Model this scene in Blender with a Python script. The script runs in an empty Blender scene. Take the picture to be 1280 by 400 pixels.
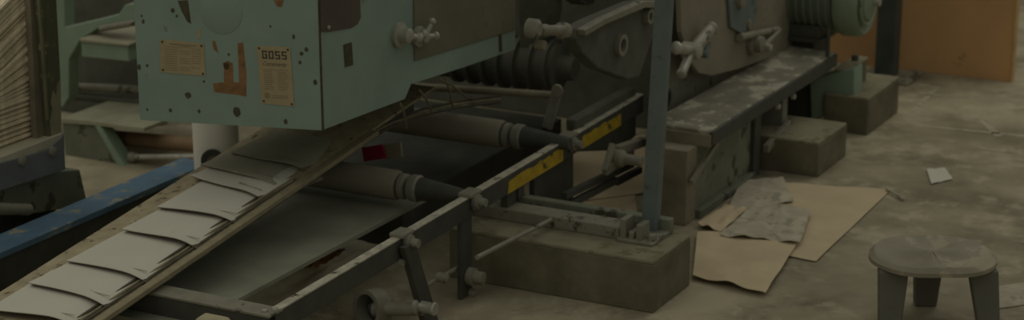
import bpy, bmesh, math, random
from mathutils import Vector, noise
random.seed(4)
S = bpy.context.scene
COL = S.collection
# ------------------------------------------------------------------ camera model
H = 2.2; F = 2600.0; PITCH = math.radians(16.5)
cs, sn = math.cos(PITCH), math.sin(PITCH)
cam = bpy.data.cameras.new('camera'); co = bpy.data.objects.new('camera', cam); COL.objects.link(co)
co.location = (0, 0, H); co.rotation_euler = (math.pi/2 - PITCH, 0, 0)
cam.sensor_width = 36; cam.lens = 36*F/1280; cam.clip_end = 60
cam.dof.use_dof = True; cam.dof.focus_distance = 5.3; cam.dof.aperture_fstop = 3.6
S.camera = co
S.view_settings.view_transform = 'Standard'; S.view_settings.look = 'None'
S.view_settings.gamma = 1; S.view_settings.use_curve_mapping = False
S.view_settings.exposure = -0.72

# machine frame: u runs along the press (away, to the right), v across it, z up
A = Vector((.464, .886, 0)).normalized(); B = Vector((A.y, -A.x, 0)); UP = Vector((0, 0, 1))
CAM = Vector((0, 0, H))
def M(u, v, z): return A*u + B*v + UP*z
def uvz(P): return P.dot(A), P.dot(B), P.z
def ray(x, y):
    dx = (x-640)/F; dy = (200-y)/F
    return Vector((dx, cs+dy*sn, -sn+dy*cs))
def onp(x, y, P, N):
    d = ray(x, y); return CAM + d*((P-CAM).dot(N)/d.dot(N))
def Z(x, y, z): return onp(x, y, Vector((0, 0, z)), UP)
def V(x, y, v): return onp(x, y, B*v, B)
def U(x, y, u): return onp(x, y, A*u, A)

# ------------------------------------------------------------------ materials
def lin(c): return tuple(((k/255)/12.92 if k/255 <= .04045 else ((k/255+.055)/1.055)**2.4) for k in c)
MC = {}
def mat(name, col, rough=.65, metal=0, var=.25, scale=9, wear=None, wamt=.35, wscale=14, bump=.15, spec=.3, stretch=(1, 1, 1)):
    if name in MC: return MC[name]
    m = bpy.data.materials.new(name); m.use_nodes = True; nt = m.node_tree; N = nt.nodes; L = nt.links
    b = N['Principled BSDF']; b.inputs['Roughness'].default_value = rough; b.inputs['Metallic'].default_value = metal
    b.inputs['Specular IOR Level'].default_value = spec
    tc = N.new('ShaderNodeTexCoord'); mp = N.new('ShaderNodeMapping'); mp.inputs['Scale'].default_value = stretch
    L.new(tc.outputs['Object'], mp.inputs[0])
    n = N.new('ShaderNodeTexNoise'); n.inputs['Scale'].default_value = scale; n.inputs['Detail'].default_value = 6; n.inputs['Roughness'].default_value = .6
    L.new(mp.outputs[0], n.inputs['Vector'])
    r = N.new('ShaderNodeValToRGB'); c = lin(col)
    r.color_ramp.elements[0].position = .3; r.color_ramp.elements[1].position = .7
    r.color_ramp.elements[0].color = tuple(k*(1-var) for k in c)+(1,)
    r.color_ramp.elements[1].color = tuple(min(1, k*(1+var)) for k in c)+(1,)
    L.new(n.outputs['Fac'], r.inputs[0]); out = r.outputs[0]
    if wear:
        n2 = N.new('ShaderNodeTexNoise'); n2.inputs['Scale'].default_value = wscale; n2.inputs['Detail'].default_value = 8; n2.inputs['Roughness'].default_value = .65
        L.new(mp.outputs[0], n2.inputs['Vector'])
        r2 = N.new('ShaderNodeValToRGB'); t = .75-.5*wamt
        r2.color_ramp.elements[0].position = t; r2.color_ramp.elements[1].position = t+.05
        r2.color_ramp.elements[0].color = (0, 0, 0, 1); r2.color_ramp.elements[1].color = (1, 1, 1, 1)
        L.new(n2.outputs['Fac'], r2.inputs[0])
        mx = N.new('ShaderNodeMix'); mx.data_type = 'RGBA'
        L.new(r2.outputs[0], mx.inputs[0]); L.new(out, mx.inputs[6]); mx.inputs[7].default_value = lin(wear)+(1,)
        out = mx.outputs[2]
    L.new(out, b.inputs['Base Color'])
    if bump:
        bp = N.new('ShaderNodeBump'); bp.inputs['Strength'].default_value = bump; bp.inputs['Distance'].default_value = .01
        L.new(n.outputs['Fac'], bp.inputs['Height']); L.new(bp.outputs[0], b.inputs['Normal'])
    MC[name] = m; return m

GREEN = mat('green_enamel', (140, 158, 141), .5, var=.1, scale=5, wear=(120, 125, 100), wamt=.2, wscale=9, bump=.05)
GREEN2 = mat('pale_green_enamel', (140, 158, 134), .55, var=.12, scale=6, wear=(150, 150, 120), wamt=.25, bump=.1)
DKGREEN = mat('dark_green_paint', (118, 120, 100), .6, var=.2, scale=8, wear=(80, 76, 60), wamt=.4)
BLUEGREY = mat('blue_grey_paint', (110, 120, 112), .55, var=.12, scale=9, wear=(88, 88, 76), wamt=.3)
BLACK = mat('black_iron', (76, 76, 66), .6, var=.2, scale=12, wear=(84, 80, 66), wamt=.25)
BLACKER = mat('oily_iron', (94, 94, 80), .7, var=.25, scale=10, bump=.2)
STEEL = mat('worn_steel', (172, 170, 150), .45, .25, var=.2, scale=18, wear=(96, 90, 72), wamt=.3, bump=.1, spec=.5)
GREYIRON = mat('grey_iron', (140, 136, 116), .55, .1, var=.2, scale=14, wear=(84, 80, 66), wamt=.35)
DIRTY = mat('dusty_cast_iron', (128, 124, 104), .8, var=.25, scale=10, wear=(170, 166, 142), wamt=.46, wscale=11, bump=.3)
GREASE = mat('grease_brown', (130, 122, 98), .7, var=.3, scale=9)
BROWN = mat('brown_panel_paint', (118, 114, 92), .6, var=.15, scale=6, wear=(110, 106, 86), wamt=.3)
RUST = mat('rust_primer', (138, 104, 66), .8, var=.3, scale=40)
CHIP = mat('dark_paint_chip', (82, 76, 56), .8, var=.3, scale=40)
WINDOW = mat('dark_opening', (92, 82, 70), .5, var=.15)
TINPLATE = mat('tin_plate', (172, 156, 118), .55, .1, var=.1, scale=20, bump=.03)
INK = mat('plate_ink', (84, 82, 64), .6, var=.05, bump=0)
INKPALE = mat('faded_plate_ink', (140, 128, 94), .6, var=.05, bump=0)
FELT = mat('belt_felt', (170, 158, 126), .95, var=.18, scale=22, wear=(112, 102, 80), wamt=.35, wscale=30, bump=.4, spec=.1)
TAPE = mat('tan_tape', (146, 136, 106), .8, var=.15, scale=30, bump=.1)
DKTAPE = mat('dark_tape', (96, 90, 72), .8, var=.2, scale=30)
PAPER = mat('newsprint', (208, 204, 184), .9, var=.03, scale=6, bump=.02, spec=.1)
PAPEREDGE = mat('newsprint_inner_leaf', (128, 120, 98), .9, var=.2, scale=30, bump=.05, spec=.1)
PRINT = mat('masthead_ink', (168, 160, 140), .9, var=.1, bump=0)
STACKP = mat('stacked_newsprint', (232, 216, 184), .95, var=.2, scale=40, bump=.2, spec=.1)
BLUE = mat('worn_blue_paint', (92, 120, 138), .6, var=.2, scale=9, wear=(150, 146, 120), wamt=.38, wscale=16, bump=.2, stretch=(1, 1, 3))
CREAM = mat('cream_enamel', (246, 240, 218), .5, var=.05, bump=.02)
YELLOW = mat('yellow_paint', (188, 158, 44), .6, var=.2, scale=30, wear=(80, 80, 52), wamt=.33, wscale=16, bump=.1)
RED = mat('red_paint', (140, 26, 50), .6, var=.1)
CONC = mat('darker_concrete', (116, 110, 88), .9, var=.3, scale=7, wear=(128, 122, 96), wamt=.3, bump=.4, spec=.1)
CONCTOP = mat('paler_concrete', (142, 136, 110), .95, var=.15, scale=8, wear=(122, 116, 88), wamt=.4, bump=.2, spec=.1)
KRAFT = mat('kraft_paper', (202, 184, 148), .9, var=.08, scale=7, bump=.05, spec=.1)
CRUMPLE = mat('crumpled_newsprint', (184, 174, 150), .9, var=.2, scale=14, wear=(160, 154, 132), wamt=.4, wscale=20, bump=.2, spec=.1)
ORANGE = mat('orange_steel', (206, 162, 110), .6, var=.12, scale=3, wear=(150, 112, 74), wamt=.2, wscale=5, bump=.05)
WOODEDGE = mat('raw_edge_wood', (180, 160, 120), .8, var=.2, scale=20)
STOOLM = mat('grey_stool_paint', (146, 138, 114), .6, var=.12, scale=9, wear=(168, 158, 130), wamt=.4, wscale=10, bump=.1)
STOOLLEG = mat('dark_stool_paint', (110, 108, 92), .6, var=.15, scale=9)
MOTOR = mat('green_motor_paint', (118, 130, 108), .5, var=.12, scale=9, wear=(80, 84, 66), wamt=.3)
MOTORBELL = mat('pale_green_motor_paint', (136, 150, 124), .5, var=.12, scale=9)
STRAW = mat('straw_coloured_strip', (108, 102, 76), .8, var=.1)
DUST = mat('pale_lint', (222, 212, 182), .95, var=.15, scale=20, bump=.3)
WALLM = mat('wall_plaster', (120, 114, 92), .9, var=.1)

# ------------------------------------------------------------------ mesh builder
class MB:
    def __init__(s): s.bm = bmesh.new(); s.mi = 0; s.mats = []
    def use(s, m):
        if m not in s.mats: s.mats.append(m)
        s.mi = s.mats.index(m); return s
    def face(s, vs):
        try: f = s.bm.faces.new(vs); f.material_index = s.mi; return f
        except ValueError: return None
    def prism(s, pts, ext):
        a = [s.bm.verts.new(p) for p in pts]; b = [s.bm.verts.new(p+ext) for p in pts]; n = len(a)
        s.face(a[::-1]); s.face(b)
        for i in range(n): s.face([a[i], a[(i+1) % n], b[(i+1) % n], b[i]])
        return s
    def box(s, u0, u1, v0, v1, z0, z1):
        return s.prism([M(u0, v0, z0), M(u1, v0, z0), M(u1, v1, z0), M(u0, v1, z0)], UP*(z1-z0))
    def cyl(s, p0, p1, r0, r1=None, n=24, cap=True):
        if r1 is None: r1 = r0
        d = (p1-p0).normalized(); x = d.orthogonal().normalized(); y = d.cross(x)
        rs = []
        for p, r in ((p0, r0), (p1, r1)):
            rs.append([s.bm.verts.new(p+(x*math.cos(t)+y*math.sin(t))*r) for t in [2*math.pi*i/n for i in range(n)]])
        for i in range(n): s.face([rs[0][i], rs[0][(i+1) % n], rs[1][(i+1) % n], rs[1][i]])
        if cap: s.face(rs[0][::-1]); s.face(rs[1])
        return s
    def lathe(s, p, d, prof, n=32):          # prof: (distance along d, radius)
        d = d.normalized(); x = d.orthogonal().normalized(); y = d.cross(x); prev = None
        for h, r in prof:
            ring = [s.bm.verts.new(p+d*h+(x*math.cos(t)+y*math.sin(t))*max(r, 1e-4)) for t in [2*math.pi*i/n for i in range(n)]]
            if prev:
                for i in range(n): s.face([prev[i], prev[(i+1) % n], ring[(i+1) % n], ring[i]])
            else: first = ring
            prev = ring
        s.face(first[::-1]); s.face(prev); return s
    def ring(s, c, d, ro, ri, th, n=36):      # flat ring with a true hole
        d = d.normalized(); x = d.orthogonal().normalized(); y = d.cross(x); R = []
        for h, r in ((0, ro), (th, ro), (th, ri), (0, ri)):
            R.append([s.bm.verts.new(c+d*h+(x*math.cos(t)+y*math.sin(t))*r) for t in [2*math.pi*i/n for i in range(n)]])
        for k in range(4):
            a, b = R[k], R[(k+1) % 4]
            for i in range(n): s.face([a[i], a[(i+1) % n], b[(i+1) % n], b[i]])
        return s
    def tube(s, pts, r, n=8):
        prev = None; L = len(pts)
        for k, p in enumerate(pts):
            d = (pts[min(k+1, L-1)]-pts[max(k-1, 0)]).normalized()
            x = d.cross(UP)
            x = x.normalized() if x.length > .05 else d.orthogonal().normalized()
            y = d.cross(x)
            ring = [s.bm.verts.new(p+(x*math.cos(t)+y*math.sin(t))*r) for t in [2*math.pi*i/n for i in range(n)]]
            if prev:
                for i in range(n): s.face([prev[i], prev[(i+1) % n], ring[(i+1) % n], ring[i]])
            else: s.face(ring[::-1])
            prev = ring
        s.face(prev); return s
    def bar(s, p0, p1, w, h, side=None):     # rectangular bar between two points
        d = (p1-p0).normalized(); x = (side if side is not None else d.cross(UP)); x = (x-d*x.dot(d)).normalized(); y = d.cross(x)
        return s.prism([p0+x*a*w/2+y*b*h/2 for a, b in ((-1, -1), (1, -1), (1, 1), (-1, 1))], p1-p0)
    def patch(s, c, n, fn=None, th=.002):      # bilinear sheet from four corners, with thickness
        g = []
        for side in (0, 1):
            rows = []
            for i in range(n+1):
                row = []
                for j in range(n+1):
                    a, b = i/n, j/n
                    p = c[0]*(1-a)*(1-b)+c[1]*a*(1-b)+c[2]*a*b+c[3]*(1-a)*b
                    if fn: p = p+fn(a, b)
                    row.append(s.bm.verts.new(p-UP*th*side))
                rows.append(row)
            g.append(rows)
        for side in (0, 1):
            for i in range(n):
                for j in range(n):
                    q = [g[side][i][j], g[side][i+1][j], g[side][i+1][j+1], g[side][i][j+1]]
                    s.face(q if side else q[::-1])
        rim = [(i, 0) for i in range(n)]+[(n, j) for j in range(n)]+[(n-i, n) for i in range(n)]+[(0, n-j) for j in range(n)]
        for k in range(len(rim)):
            a, b = rim[k], rim[(k+1) % len(rim)]
            s.face([g[0][a[0]][a[1]], g[0][b[0]][b[1]], g[1][b[0]][b[1]], g[1][a[0]][a[1]]])
        return s
    def build(s, name, m=None, parent=None, bevel=0, smooth=False, sub=0):
        if m and not s.mats: s.mats = [m]
        bmesh.ops.recalc_face_normals(s.bm, faces=s.bm.faces)
        xs = [v.co.x for v in s.bm.verts]; ys = [v.co.y for v in s.bm.verts]; zs = [v.co.z for v in s.bm.verts]
        o = Vector(((min(xs)+max(xs))/2, (min(ys)+max(ys))/2, min(zs)))
        for v in s.bm.verts: v.co -= o
        me = bpy.data.meshes.new(name); s.bm.to_mesh(me); s.bm.free()
        for k in s.mats: me.materials.append(k)
        ob = bpy.data.objects.new(name, me); COL.objects.link(ob); ob['w'] = tuple(o)
        ob.location = o - Vector(parent['w']) if parent else o
        if parent: ob.parent = parent
        if smooth:
            for p in me.polygons: p.use_smooth = True
            md = ob.modifiers.new('edges', 'EDGE_SPLIT'); md.split_angle = math.radians(40)
        if sub: md = ob.modifiers.new('sub', 'SUBSURF'); md.levels = md.render_levels = sub
        if bevel:
            md = ob.modifiers.new('bevel', 'BEVEL'); md.width = bevel; md.segments = 2; md.limit_method = 'ANGLE'
        return ob
def tag(o, label=None, cat=None, group=None, kind=None):
    if label: o['label'] = label
    if cat: o['category'] = cat
    if group: o['group'] = group
    if kind: o['kind'] = kind
    return o
def thing(name, P, label, cat, group=None):
    o = bpy.data.objects.new(name, None); COL.objects.link(o); o.location = P; o.empty_display_size = .05; o['w'] = tuple(P)
    return tag(o, label, cat, group)
def hexa(c, d, r, th): return MB().lathe(c, d, [(0, r), (th*.8, r), (th, r*.8)], n=6)
def disc_pts(c, x, y, rx, ry, n=14, j=.12):
    return [c+x*math.cos(t)*rx*(1+random.uniform(-j, j))+y*math.sin(t)*ry*(1+random.uniform(-j, j)) for t in [2*math.pi*i/n for i in range(n)]]

# ------------------------------------------------------------------ floor and wall
def floor_mat():
    m = bpy.data.materials.new('workshop_floor'); m.use_nodes = True; nt = m.node_tree; N = nt.nodes; L = nt.links; b = N['Principled BSDF']
    tc = N.new('ShaderNodeTexCoord'); b.inputs['Roughness'].default_value = .8; b.inputs['Specular IOR Level'].default_value = .2
    def ns(sc, det=7, ro=.6):
        n = N.new('ShaderNodeTexNoise'); n.inputs['Scale'].default_value = sc; n.inputs['Detail'].default_value = det; n.inputs['Roughness'].default_value = ro
        L.new(tc.outputs['Object'], n.inputs['Vector']); return n
    def rp(n, a, ca, bb, cb):
        r = N.new('ShaderNodeValToRGB'); r.color_ramp.elements[0].position = a; r.color_ramp.elements[1].position = bb
        r.color_ramp.elements[0].color = ca; r.color_ramp.elements[1].color = cb; L.new(n.outputs['Fac'], r.inputs[0]); return r
    big = rp(ns(1.3), .38, lin((172, 164, 136))+(1,), .62, lin((206, 199, 172))+(1,))
    # blends to a darker mottled tone away from the far end
    sx = N.new('ShaderNodeSeparateXYZ'); L.new(tc.outputs['Object'], sx.inputs[0])
    dk = N.new('ShaderNodeMapRange'); dk.inputs[1].default_value = 8.1; dk.inputs[2].default_value = 7.1
    L.new(sx.outputs['Y'], dk.inputs[0])
    mx0 = N.new('ShaderNodeMix'); mx0.data_type = 'RGBA'; L.new(dk.outputs[0], mx0.inputs[0]); L.new(big.outputs[0], mx0.inputs[6])
    nearcol = rp(ns(2.6), .35, lin((130, 121, 96))+(1,), .65, lin((176, 166, 136))+(1,)); L.new(nearcol.outputs[0], mx0.inputs[7])
    st = rp(ns(7, 9, .7), .52, (0, 0, 0, 1), .62, (1, 1, 1, 1))
    mx = N.new('ShaderNodeMix'); mx.data_type = 'RGBA'
    ml = N.new('ShaderNodeMath'); ml.operation = 'MULTIPLY'; ml.inputs[1].default_value = .5; L.new(st.outputs[0], ml.inputs[0])
    L.new(ml.outputs[0], mx.inputs[0]); L.new(mx0.outputs[2], mx.inputs[6]); mx.inputs[7].default_value = lin((196, 186, 156))+(1,)
    st2 = rp(ns(3.7, 9, .65), .56, (0, 0, 0, 1), .66, (1, 1, 1, 1))
    ml2 = N.new('ShaderNodeMath'); ml2.operation = 'MULTIPLY'; ml2.inputs[1].default_value = .4; L.new(st2.outputs[0], ml2.inputs[0])
    mx2 = N.new('ShaderNodeMix'); mx2.data_type = 'RGBA'; L.new(ml2.outputs[0], mx2.inputs[0]); L.new(mx.outputs[2], mx2.inputs[6]); mx2.inputs[7].default_value = lin((84, 76, 56))+(1,)
    L.new(mx2.outputs[2], b.inputs['Base Color'])
    bp = N.new('ShaderNodeBump'); bp.inputs['Strength'].default_value = .25; bp.inputs['Distance'].default_value = .01
    L.new(ns(12).outputs['Fac'], bp.inputs['Height']); L.new(bp.outputs[0], b.inputs['Normal'])
    return m
CHALK = mat('floor_marking', (176, 168, 140), .9, var=.15, scale=30, wear=(150, 140, 110), wamt=.45, wscale=16, bump=.1)
fb = MB().use(floor_mat())
fb.prism([Vector((x, y, -.06)) for x, y in ((-7, -2), (7, -2), (7, 14), (-7, 14))], UP*.06)
fb.use(CHALK)
for a, b_, w in (((1160, 158), (1300, 172), .02), ((1228, 150), (1248, 170), .03), ((1218, 184), (1300, 196), .02), ((1140, 140), (1172, 108), .02), ((1150, 118), (1290, 128), .012)):
    p, q = Z(*a, .0004), Z(*b_, .0004); n = (q-p).cross(UP).normalized()*w/2
    fb.prism([p-n, q-n, q+n, p+n], UP*.0006)
fo = fb.build('floor'); fo.location = Vector(fo['w']); tag(fo, 'worn grey brown concrete workshop floor', kind='structure')
wb = MB().prism([Vector((-7, 14, 0)), Vector((7, 14, 0)), Vector((7, 14.15, 0)), Vector((-7, 14.15, 0))], UP*3.6).build('wall_back', WALLM)
tag(wb, 'plain plaster wall far behind the press', kind='structure')

# ------------------------------------------------------------------ concrete plinths and blocks
def block(name, u0, u1, v0, v1, z1, label, cat, m=CONC, top=CONCTOP):
    b = MB().use(m); b.box(u0, u1, v0, v1, 0, z1-.012); b.use(top); b.box(u0+.001, u1-.001, v0+.001, v1-.001, z1-.0125, z1)  # sides in the darker concrete tone, top slab in the paler one
    return tag(b.build(name, bevel=.004), label, cat)
block('concrete_plinth', 5.345, 5.625, -3.02, -2.325, .165, 'long low concrete plinth carrying the grey upright of the press', 'plinth')
block('concrete_block', 6.895, 7.207, -2.70, -2.362, .13, 'small concrete block on the floor right below the far end of the footboard', 'block')
block('concrete_block', 7.511, 7.90, -2.56, -2.38, .15, 'farther small concrete block under the pale green bracket, near the orange panel', 'block')

# ------------------------------------------------------------------ the press (folder unit)
press = thing('printing_press', M(5.6, -2.9, 0), 'old green printing press unit with riveted name plates and levers over the paper belt', 'printing press')
# green housing
VH = -3.10
K = V(402, 163, VH)
a = math.radians(18); Bp = Vector((math.cos(a), -math.sin(a), 0)); Np = Vector((Bp.y, -Bp.x, 0))   # front plane
def Fr(x, y): return onp(x, y, K, Np)
FL = Fr(175, 150)
zb = K.z
right = [V(402, 163, VH), V(492, 129, VH), V(506, 124, VH), V(514, 105, VH), V(580, 84, VH), V(644, 62, VH)]
top = 2.0
pr = [right[0]] + right[1:] + [Vector((right[-1].x, right[-1].y, top)), Vector((K.x, K.y, top))]
h = MB().use(GREEN); h.prism(pr, FL-K+Vector((0, 0, 0)))
out = -Np if Np.y > 0 else Np      # towards the camera
h.use(CHIP)
def chip(c, rx, ry, m=CHIP, j=.15):
    c0 = Fr(*c); s = (c0-CAM).length/F
    h.use(m); h.prism(disc_pts(c0-out*.0002, Bp, UP, rx*s, ry*s, j=j), out*.0008)
def chip_poly(pts, m=RUST):
    h.use(m); h.prism([Fr(*p)-out*.0002 for p in pts], out*.0008)
chip_poly([(297, 54), (304, 53), (308, 90), (308, 121), (300, 119), (268, 115), (266, 104), (280, 103), (280, 86), (278, 79), (285, 76), (291, 79), (292, 103), (299, 103)])
chip_poly([(222, 1), (235, 0), (239, 30), (234, 27), (227, 14)], CHIP)
chip_poly([(342, 0), (355, 0), (352, 9), (346, 8)], RUST); chip_poly([(265, 51), (269, 51), (273, 66), (267, 62)], RUST)
chip_poly([(246, 36), (250, 37), (251, 48), (247, 48)], TINPLATE)
for c, rx, ry in (((216, 13), 3, 3), ((296, 140), 5, 6.5), ((235, 119), 4.5, 4), ((174, 84), 2.5, 4), ((184, 82), 2, 2), ((383, 62), 2.5, 3), ((377, 67), 2.6, 2.6), ((375, 78), 2, 2.5), ((357, 152), 2.6, 3.5), ((213, 138), 2.3, 2.5), ((249, 139), 2, 2.5), ((367, 46), 2, 3), ((255, 102), 1.6, 1.6), ((221, 20), 1.8, 1.8), ((394, 103), 2.5, 3.5), ((338, 33), 1.4, 1.4), ((286, 68), 1.8, 1.8), ((177, 20), 1.5, 1.5), ((184, 137), 1.6, 1.6), ((179, 27), 2, 3), ((283, 83), 4, 5)):
    chip(c, rx, ry)
h.use(CHIP)   # dirty corner seam
h.prism([V(397, 0, VH+.0), V(399.5, 0, VH), V(405, 163, VH), V(402, 163, VH)], B*.0012)
housing = h.build('housing', parent=press, bevel=.002)
# round cover on the front
c = Fr(276, 14); s_ = (c-CAM).length/F
MB().lathe(c-out*.002, out, [(0, 29*s_), (.0028, 29*s_), (.0036, 28*s_), (.0036, .001)]).build('round_cover', GREEN, press, smooth=True)
# the two riveted plates
def plate(px, name, label):
    b = MB().prism([Fr(*p)-out*.0005 for p in px], out*.002)
    o = b.build(name, TINPLATE, press); o['label'] = label
    for (x, y), (cx, cy) in zip(px, [(3, 3), (-3, 3), (-3, -3), (3, -3)]):
        q = Fr(x+cx, y+cy); MB().lathe(q+out*.001, out, [(0, .0035), (.0016, .0035), (.003, .0015)], n=10).build('rivet', CHIP, o)
    return o
pl1 = plate([(200, 49), (255, 54), (257, 95), (201, 90)], 'instruction_plate', 'faded tan instruction plate with tiny unreadable rows')
lb = MB().use(INKPALE)
for k in range(1, 12):
    y = 55+k*2.9; w = 0
    for x0, x1 in ((206, 222), (225, 238), (240, 251)):
        if random.random() < .8: lb.prism([Fr(x0, y-.2)+out*.0012, Fr(x1, y+.9)+out*.0012, Fr(x1, y+1.7)+out*.0012, Fr(x0, y+.6)+out*.0012], out*.0006)
lb.prism([Fr(x, y)+out*.0012 for x, y in ((212, 53.6), (245, 56.5), (245, 58.5), (212, 55.6))], out*.0006)
lb.build('printed_rows', INKPALE, pl1)
pl2 = plate([(321, 57), (363, 59), (368, 133), (327, 129)], 'name_plate', 'tan name plate with dark block lettering')
o0, ox, oy = Vector((321, 57, 0)), Vector((43, 2.2, 0)), Vector((5.6, 73, 0))
def NP(a, b): q = o0+ox*a+oy*b; return Fr(q.x, q.y)+out*.0012
gb = MB()
def seg(x0, y0, x1, y1, th=.0008): gb.prism([NP(x0, y0), NP(x1, y0), NP(x1, y1), NP(x0, y1)], out*th)
# block letters G O S S
for i, ch in enumerate('GOSS'):
    x = .14+i*.19; w = .145; y0, y1 = .075, .215; t = .042; ty = .026; ym = (y0+y1)/2
    seg(x, y0, x+w, y0+ty); seg(x, y1-ty, x+w, y1)
    if ch == 'G': seg(x, y0, x+t, y1); seg(x+w-t, ym, x+w, y1); seg(x+w*.5, ym-ty/2, x+w, ym+ty/2); seg(x+w-t, y0, x+w, y0+ty*1.5)
    if ch == 'O': seg(x, y0, x+t, y1); seg(x+w-t, y0, x+w, y1)
    if ch == 'S': seg(x, y0, x+t, ym); seg(x+w-t, ym, x+w, y1); seg(x, ym-ty/2, x+w, ym+ty/2)
gb.build('block_lettering', INK, pl2)
# slanted script word
cu = bpy.data.curves.new('word', 'FONT'); cu.body = 'Community'; cu.size = 1; cu.shear = .35; cu.extrude = .01; cu.offset = .012
to = bpy.data.objects.new('word', cu); COL.objects.link(to); bpy.context.view_layer.update()
tm = bpy.data.meshes.new_from_object(to.evaluated_get(bpy.context.evaluated_depsgraph_get()))
mxx = max(v.co.x for v in tm.vertices); tb = MB(); tb.bm.from_mesh(tm); bpy.data.objects.remove(to)
for v in tb.bm.verts:
    X, Y, zz = v.co.x/mxx, v.co.y, v.co.z
    v.co = NP(.13+X*.72, .335-Y*.10)+out*(.0004 if zz > 0 else -.0002)
tb.build('script_lettering', INK, pl2)
gb = MB()
for k in range(9):
    y = .43+k*.037
    seg(.14, y, .14+random.uniform(.22, .3), y+.011); seg(.55, y, .55+random.uniform(.2, .3), y+.011)
seg(.12, .395, .86, .402)
gb.prism(disc_pts(NP(.2, .845), Bp, UP, .0085, .009, j=0), out*.0008)
for y in (.835, .87): seg(.33, y, .8, y+.014)
gb.build('small_print', INKPALE, pl2)
# right face details
def Rf(x, y): return V(x, y, VH)
MB().prism([Rf(*p)-B*.001 for p in ((399, -6), (449, -8), (450, 22), (446, 30), (438, 35), (408, 40), (400, 39))], B*.004).build('window_panel', WINDOW, press)['label'] = 'dark reddish opening with rounded corners'
MB().lathe(Rf(409, 34)+B*.003, B, [(0, .006), (.004, .006), (.006, .002)], n=12).build('screw', STEEL, press, smooth=True)
MB().prism([Rf(*p)-B*.001 for p in ((429, 56), (439, 53), (441, 81), (431, 84))], B*.003).build('slot_plate', CHIP, press)
MB().prism([Rf(*p)-B*.001 for p in ((516, -12), (643, -55), (643, 37), (517, 76))], B*.006).build('side_cover', BROWN, press, bevel=.002)['label'] = 'flat brown side cover'
MB().prism([Rf(*p)-B*.001 for p in ((623, 40), (626, 39), (627, 64), (624, 65))], B*.004).build('seam_strip', CHIP, press)
def wing_bolt(P, d, r, arms, parent, name='wing_bolt', m=STEEL):
    b = MB().use(m); b.lathe(P, d, [(0, r*1.25), (r*.4, r*1.3), (r*.5, r*.8), (r*1.4, r*.75), (r*1.6, r*.5)], n=20)
    q = P+d*r*1.0
    for vx, vz, L_ in arms:
        e = (A*vx+UP*vz).normalized(); b.cyl(q, q+e*L_+d*r*.5, r*.42, r*.3, n=12); b.lathe(q+e*L_+d*r*.5-e*r*.35, e, [(0, r*.25), (r*.2, r*.5), (r*.5, r*.55), (r*.8, r*.2)], n=12)
    return b.build(name, parent=parent, smooth=True)
wing_bolt(Rf(497, 43), B, .030, [(.75, -.25, .045)], press, 'clamp_knob')
wing_bolt(Rf(520, 45)+B*.004, B, .025, [(.45, .75, .05), (.95, -.1, .045), (-.6, .4, .03)], press)

# front upright post
p1, p2 = U(812, 292, 5.56), U(826, -80, 5.56)
v0 = p1.dot(B)-.006
b = MB(); w = .025
b.prism([M(5.56, v0-w, .165), M(5.56, v0+w, .165), M(5.56, v0+w+.075, 1.9), M(5.56, v0-w+.075, 1.9)], A*.035)
post = b.build('upright_post', BLUEGREY, press, bevel=.003)
for y in (20, 44, 70, 95, 140, 185, 230):
    q = U(813+(200-y)*.035, y, 5.56); MB().lathe(q+A*.001, -A, [(0, .004), (.003, .003)], n=10).build('rivet', BLUEGREY, post)
# foot clevis
cb = MB(); cb.box(5.50, 5.62, v0-.05, v0+.06, .165, .18)
cb.box(5.47, 5.53, v0-.055, v0-.035, .17, .235); cb.box(5.47, 5.53, v0+.0, v0+.02, .17, .225); cb.box(5.46, 5.54, v0-.06, v0+.06, .165, .176)
cb.build('foot_clevis', GREYIRON, press, bevel=.003)
for dv in (-.02, .045):
    hexa(M(5.49, v0+dv, .176), UP, .014, .02).build('bolt', GREYIRON, press)
# base beams on the plinth
MB().box(5.48, 5.56, -3.02, v0-.06, .165, .205).build('base_beam', GREYIRON, press, bevel=.004)
MB().box(5.585, 5.62, -3.0, -2.38, .165, .215).build('base_beam', DKGREEN, press, bevel=.004)

# side frame plate, behind the footboard
VS = -2.80
us0 = V(829, 150, VS).dot(A); print('us0', us0)
MB().prism([M(us0, VS, .3), M(us0+.05, VS, .02), M(7.5, VS, .02), M(7.75, VS, .25), M(7.75, VS, 1.5), M(us0, VS, 1.9)], -B*.05).build('side_frame', GREYIRON, press, bevel=.004)
hq = V(831, 122, VS)
MB().ring(hq, B, .034, .022, .012).build('bearing_ring', BLACK, press)
MB().ring(hq-B*.0, B, .05, .034, .006).build('bearing_boss', GREYIRON, press)
VC = -2.72
guard = MB().prism([V(x, y, VC) for x, y in ((850, -30), (852, 40), (862, 76), (874, 92), (890, 95), (925, 86), (1003, 58), (1004, 30), (1000, -50), (900, -60))], -B*.02).build('guard_plate', mat('tan_grey_guard', (140, 132, 110), .65, var=.15, scale=6, wear=(132, 128, 106), wamt=.3), press, bevel=.004)
MB().prism([V(x, y, VC) for x, y in ((906, -20), (940, -20), (944, 10), (938, 34), (924, 42), (910, 34))], B*.012).build('guard_boss', BLUEGREY, press, bevel=.003)
MB().lathe(V(920, 0, VC)+B*.01, B, [(0, .03), (.02, .028), (.024, .01)], n=24).build('boss_cap', GREYIRON, press, smooth=True)
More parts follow.
